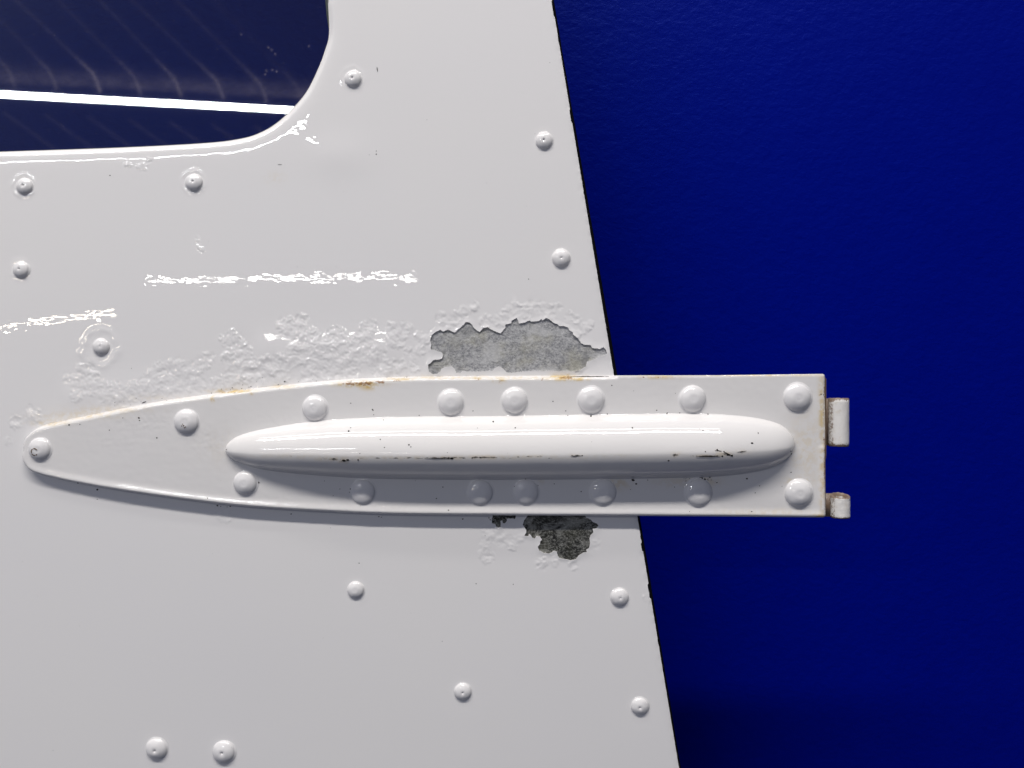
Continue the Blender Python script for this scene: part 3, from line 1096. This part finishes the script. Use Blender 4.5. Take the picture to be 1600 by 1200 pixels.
# ------------------------------------------------------------------ dirt specks (uncountable)
SP = [(172, 274, 1.1), (58, 705, 0), (245, 684, 1.4), (108, 664, 1.5), (125, 663, 1.1), (192, 653, 1.0), (217, 653, 1.6), (218, 657, 1.1), (171, 672, .9), (121, 755, 1.4), (152, 765, 1.9), (152, 780, .9), (340, 790, 1.6),
      (360, 791, 1.3), (345, 791, .8), (355, 792, .8), (325, 778, 1.2), (356, 702, 1.2), (404, 754, 2.0), (283, 771, .0), (445, 596, 1.5), (548, 596, 1.8), (435, 601, .8), (392, 604, .9), (363, 606, 1.0), (582, 640, 1.5), (550, 672, 2.0),
      (548, 630, 1.0), (552, 667, 1.0), (584, 648, .8), (600, 656, .9), (655, 649, .9), (583, 641, .9), (739, 642, 1.1), (771, 658, 1.5), (864, 627, 1.1), (884, 642, 1.1), (805, 667, 1.1), (923, 650, 1.9), (949, 647, 1.2), (887, 649, .9),
      (984, 667, 1.6), (1026, 641, 1.1), (1042, 646, 1.2), (1043, 645, .8), (1062, 645, 1.0), (1106, 647, 1.1), (1010, 608, .0), (956, 602, 1.0), (1091, 671, 1.3), (1165, 690, 1.9), (1177, 675, 1.2), (1037, 716, 1.7), (1110, 699, 1.4),
      (1092, 702, 1.1), (1231, 704, 1.3), (1236, 709, 1.8), (1236, 738, 1.3), (1180, 770, 1.2), (1187, 759, 1.0), (1167, 748, 1.8), (1174, 799, 1.1), (1205, 616, 0), (1238, 623, .8), (1144, 619, .0), (989, 750, 2.4), (994, 756, 1.6), (1012, 750, 1.0), (908, 768, 1.3),
      (866, 756, 1.0), (840, 759, 1.4), (804, 760, 1.1), (821, 748, 1.0), (747, 751, 1.2), (692, 761, 1.2), (682, 779, 1.2), (701, 797, 1.2), (548, 764, 1.6), (546, 769, .8), (531, 764, .9), (455, 803, 1.2), (566, 748, .9), (583, 725, .0), (592, 807, 1.2), (596, 808, .9),
      (1097, 747, 1.8), (1101, 749, 2.0), (1094, 746, 1.2), (1109, 746, 1.4), (1088, 748, 1.0), (1075, 757, 1.2), (1076, 762, .8), (1120, 754, 1.0), (1054, 761, .9), (561, 880, 1.1), (744, 912, .9), (802, 913, .9), (691, 1002, .8), (723, 811, 1.4), (764, 809, 1.2), (766, 812, 1.2), (758, 837, .7),
      (826, 436, .9), (588, 241, 1.2), (588, 236, .8), (577, 242, .6), (436, 257, .7), (760, 286, .5), (868, 406, .7), (600, 684, 1.2), (644, 692, 1.4), (647, 695, 1.0), (607, 696, 1.0), (570, 705, .8), (537, 705, .0), (1200, 700, .0), (575, 740, 0), (1283, 616, 1.2), (1287, 617, 1.0),
      (1000, 706, .0), (906, 708, 1.2), (898, 708.6, 1.8), (891, 708.3, 1.2), (1110, 708.8, 1.6), (1118, 709, 1.6), (1126, 707, 1.8), (1133, 708.4, 2.2), (1120, 702, 1.4), (1110, 700.5, 1.4), (709, 712.5, 2.2), (704, 712, 1.8), (740, 711.5, 1.4), (752, 711, 1.3), (545, 716, 2.6), (551, 715, 2.0), (567, 715, 1.6), (530, 713.5, 1.4)]
for _ in range(26):
    SP.append((random.uniform(1065, 1118), 747 + abs(random.gauss(0, 5)), random.uniform(.4, .9)))
for _ in range(14):
    SP.append((random.uniform(440, 1230), random.choice([random.uniform(596, 652), random.uniform(658, 705), random.uniform(750, 800)]), random.uniform(.35, .75)))
for _ in range(24):
    x = random.uniform(150, 560)
    SP.append((x, np.interp(x, [150, 560], [640, 590]) + random.gauss(-4, 4), random.uniform(.35, .8)))
for _ in range(30):
    SP.append((random.uniform(20, 1000), random.uniform(20, 1190), random.uniform(.3, .55)))
# long scratches: x0 y0 x1 y1 width
SC = [(589, 105, 590, 112, .9), (886, 589.0, 952, 588.2, 1.3), (222, 630, 229, 627, .9), (1078, 709.7, 1115, 708.9, 1.0), (1120, 702.5, 1132, 708.3, .9), (888, 709, 905, 708, .7),
      (1106, 700.2, 1117, 701.5, .7), (1140, 703.2, 1156, 701.5, .6), (1044, 710, 1047, 705, .6), (434, 257, 441, 257, .5), (668, 712.3, 712, 711.8, .7), (1005, 585.6, 1030, 586.0, .6), (1170, 585.0, 1183, 585.6, .6)]
skin_pts = P
solid_strap = STRAP


from mathutils.kdtree import KDTree


def kd_of(PP):
    kd = KDTree(len(PP))
    for i_, (x_, y_) in enumerate(PP):
        kd.insert((x_, y_, 0), i_)
    kd.balance()
    return kd


KD1, KD2 = kd_of(P), kd_of(Ps)


def near_h(kd, HH, px, py):
    f_ = kd.find_n((px, py, 0), 3)
    w_ = [1 / (d_ + .05) for _, _, d_ in f_]
    return sum(a_ * HH[i_] for a_, (_, i_, _) in zip(w_, f_)) / sum(w_)


def surf(px, py):
    q = np.array([[px, py]])
    rh = rib_height(px, py)
    if rh is not None:
        return rh, HREF
    if inside(q, STRAP)[0]:
        return near_h(KD2, Hs_, px, py), HREF
    return near_h(KD1, H, px, py), 0.0


def on_door(px, py):
    q = np.array([[px, py]])
    if inside(q, STRAP)[0]:
        return True
    if not inside(q, DOOR)[0] or px > edge_x(py) - 3 or inside(q, WIN)[0]:
        return False
    return not any(inside(q, pp)[0] for pp in PATCHES)


dv, df_ = [], []
for (x, y, r) in SP:
    if r <= 0 or not on_door(x, y):
        continue
    n_ = 7
    ph = random.uniform(0, 6)
    el = random.uniform(1.0, 1.5)
    r *= .8
    h0, href = surf(x, y)
    c = len(dv)
    dv.append(W(x, y, h0 + 0.45 + r * .15, href))
    for k in range(n_):
        a = ph + 2 * math.pi * k / n_
        rr = r * random.uniform(.75, 1.1)
        xx, yy = x + rr * el * math.cos(a), y + rr * math.sin(a)
        h1, hr1 = surf(xx, yy)
        if abs(h1 - h0) > 2 * r + 1:
            h1 = h0
        dv.append(W(xx, yy, h1 + .22, href))
    for k in range(n_):
        df_.append((c, c + 1 + k, c + 1 + (k + 1) % n_))
for (x0, y0, x1, y1, wd_) in SC:
    n_ = max(3, int(math.hypot(x1 - x0, y1 - y0) / 2.0))
    c = len(dv)
    L = math.hypot(x1 - x0, y1 - y0)
    nx, ny = -(y1 - y0) / L, (x1 - x0) / L
    for k in range(n_ + 1):
        t = k / n_
        x, y = x0 + (x1 - x0) * t, y0 + (y1 - y0) * t + .5 * mnoise.noise(Vector((t * 4, y0, x0)))
        ww = wd_ * (0.25 + 0.75 * math.sin(math.pi * min(max(t, .04), .96))) * (0.7 + .6 * abs(mnoise.noise(Vector((t * 9, x0, 1)))))
        h0, href = surf(x, y)
        for sgn in (-1, 1):
            dv.append(W(x + sgn * nx * ww, y + sgn * ny * ww, h0 + .5, href))
    for k in range(n_):
        a = c + 2 * k
        df_.append((a, a + 1, a + 3, a + 2))
sp = mesh_obj("dirt_specks", dv, df_, M_dirt, door, False)
sp["kind"] = "stuff"

# C-shaped dirt left in the head of the first rivet and a cross-shaped one in the second
cv, cf = [], []


def dome_h(x, y, cx, cy, r):
    q = min(math.hypot(x - cx, y - cy) / r, 1)
    return HS + r * .45 * (.92 * (1 - q ** 2.15) ** .52 + .08 * (1 - q)) + .35


for k in range(22):
    a = math.radians(40 + 285 * k / 21)
    for rr in (4.6, 6.1 - .8 * abs(mnoise.noise(Vector((k, 0, 0))))):
        x, y = 55.5 + rr * math.cos(a), 706 + rr * math.sin(a)
        cv.append(W(x, y, dome_h(x, y, 60, 702, 17.5), HS + 4))
for k in range(21):
    if mnoise.noise(Vector((k * .7, 3, 0))) > -.25:
        a = 2 * k
        cf.append((a, a + 1, a + 3, a + 2))
for (x, y, r) in ((288.5, 665, 1.2), (289.5, 668, .9), (287, 662.5, .7), (291.5, 667, .8), (285.5, 665.5, .8)):
    c = len(cv)
    for k in range(6):
        a = k * math.pi / 3
        xx, yy = x + r * math.cos(a), y + r * 1.3 * math.sin(a)
        cv.append(W(xx, yy, dome_h(xx, yy, 290, 659, 19), HS + 4))
    cf.append(tuple(range(c, c + 6)))
sp2 = mesh_obj("rivet_dirt", cv, cf, simple_mat("brown_dirt", (0.14, 0.09, 0.05), .8, .2), hinge, False)
sp2["kind"] = "stuff"
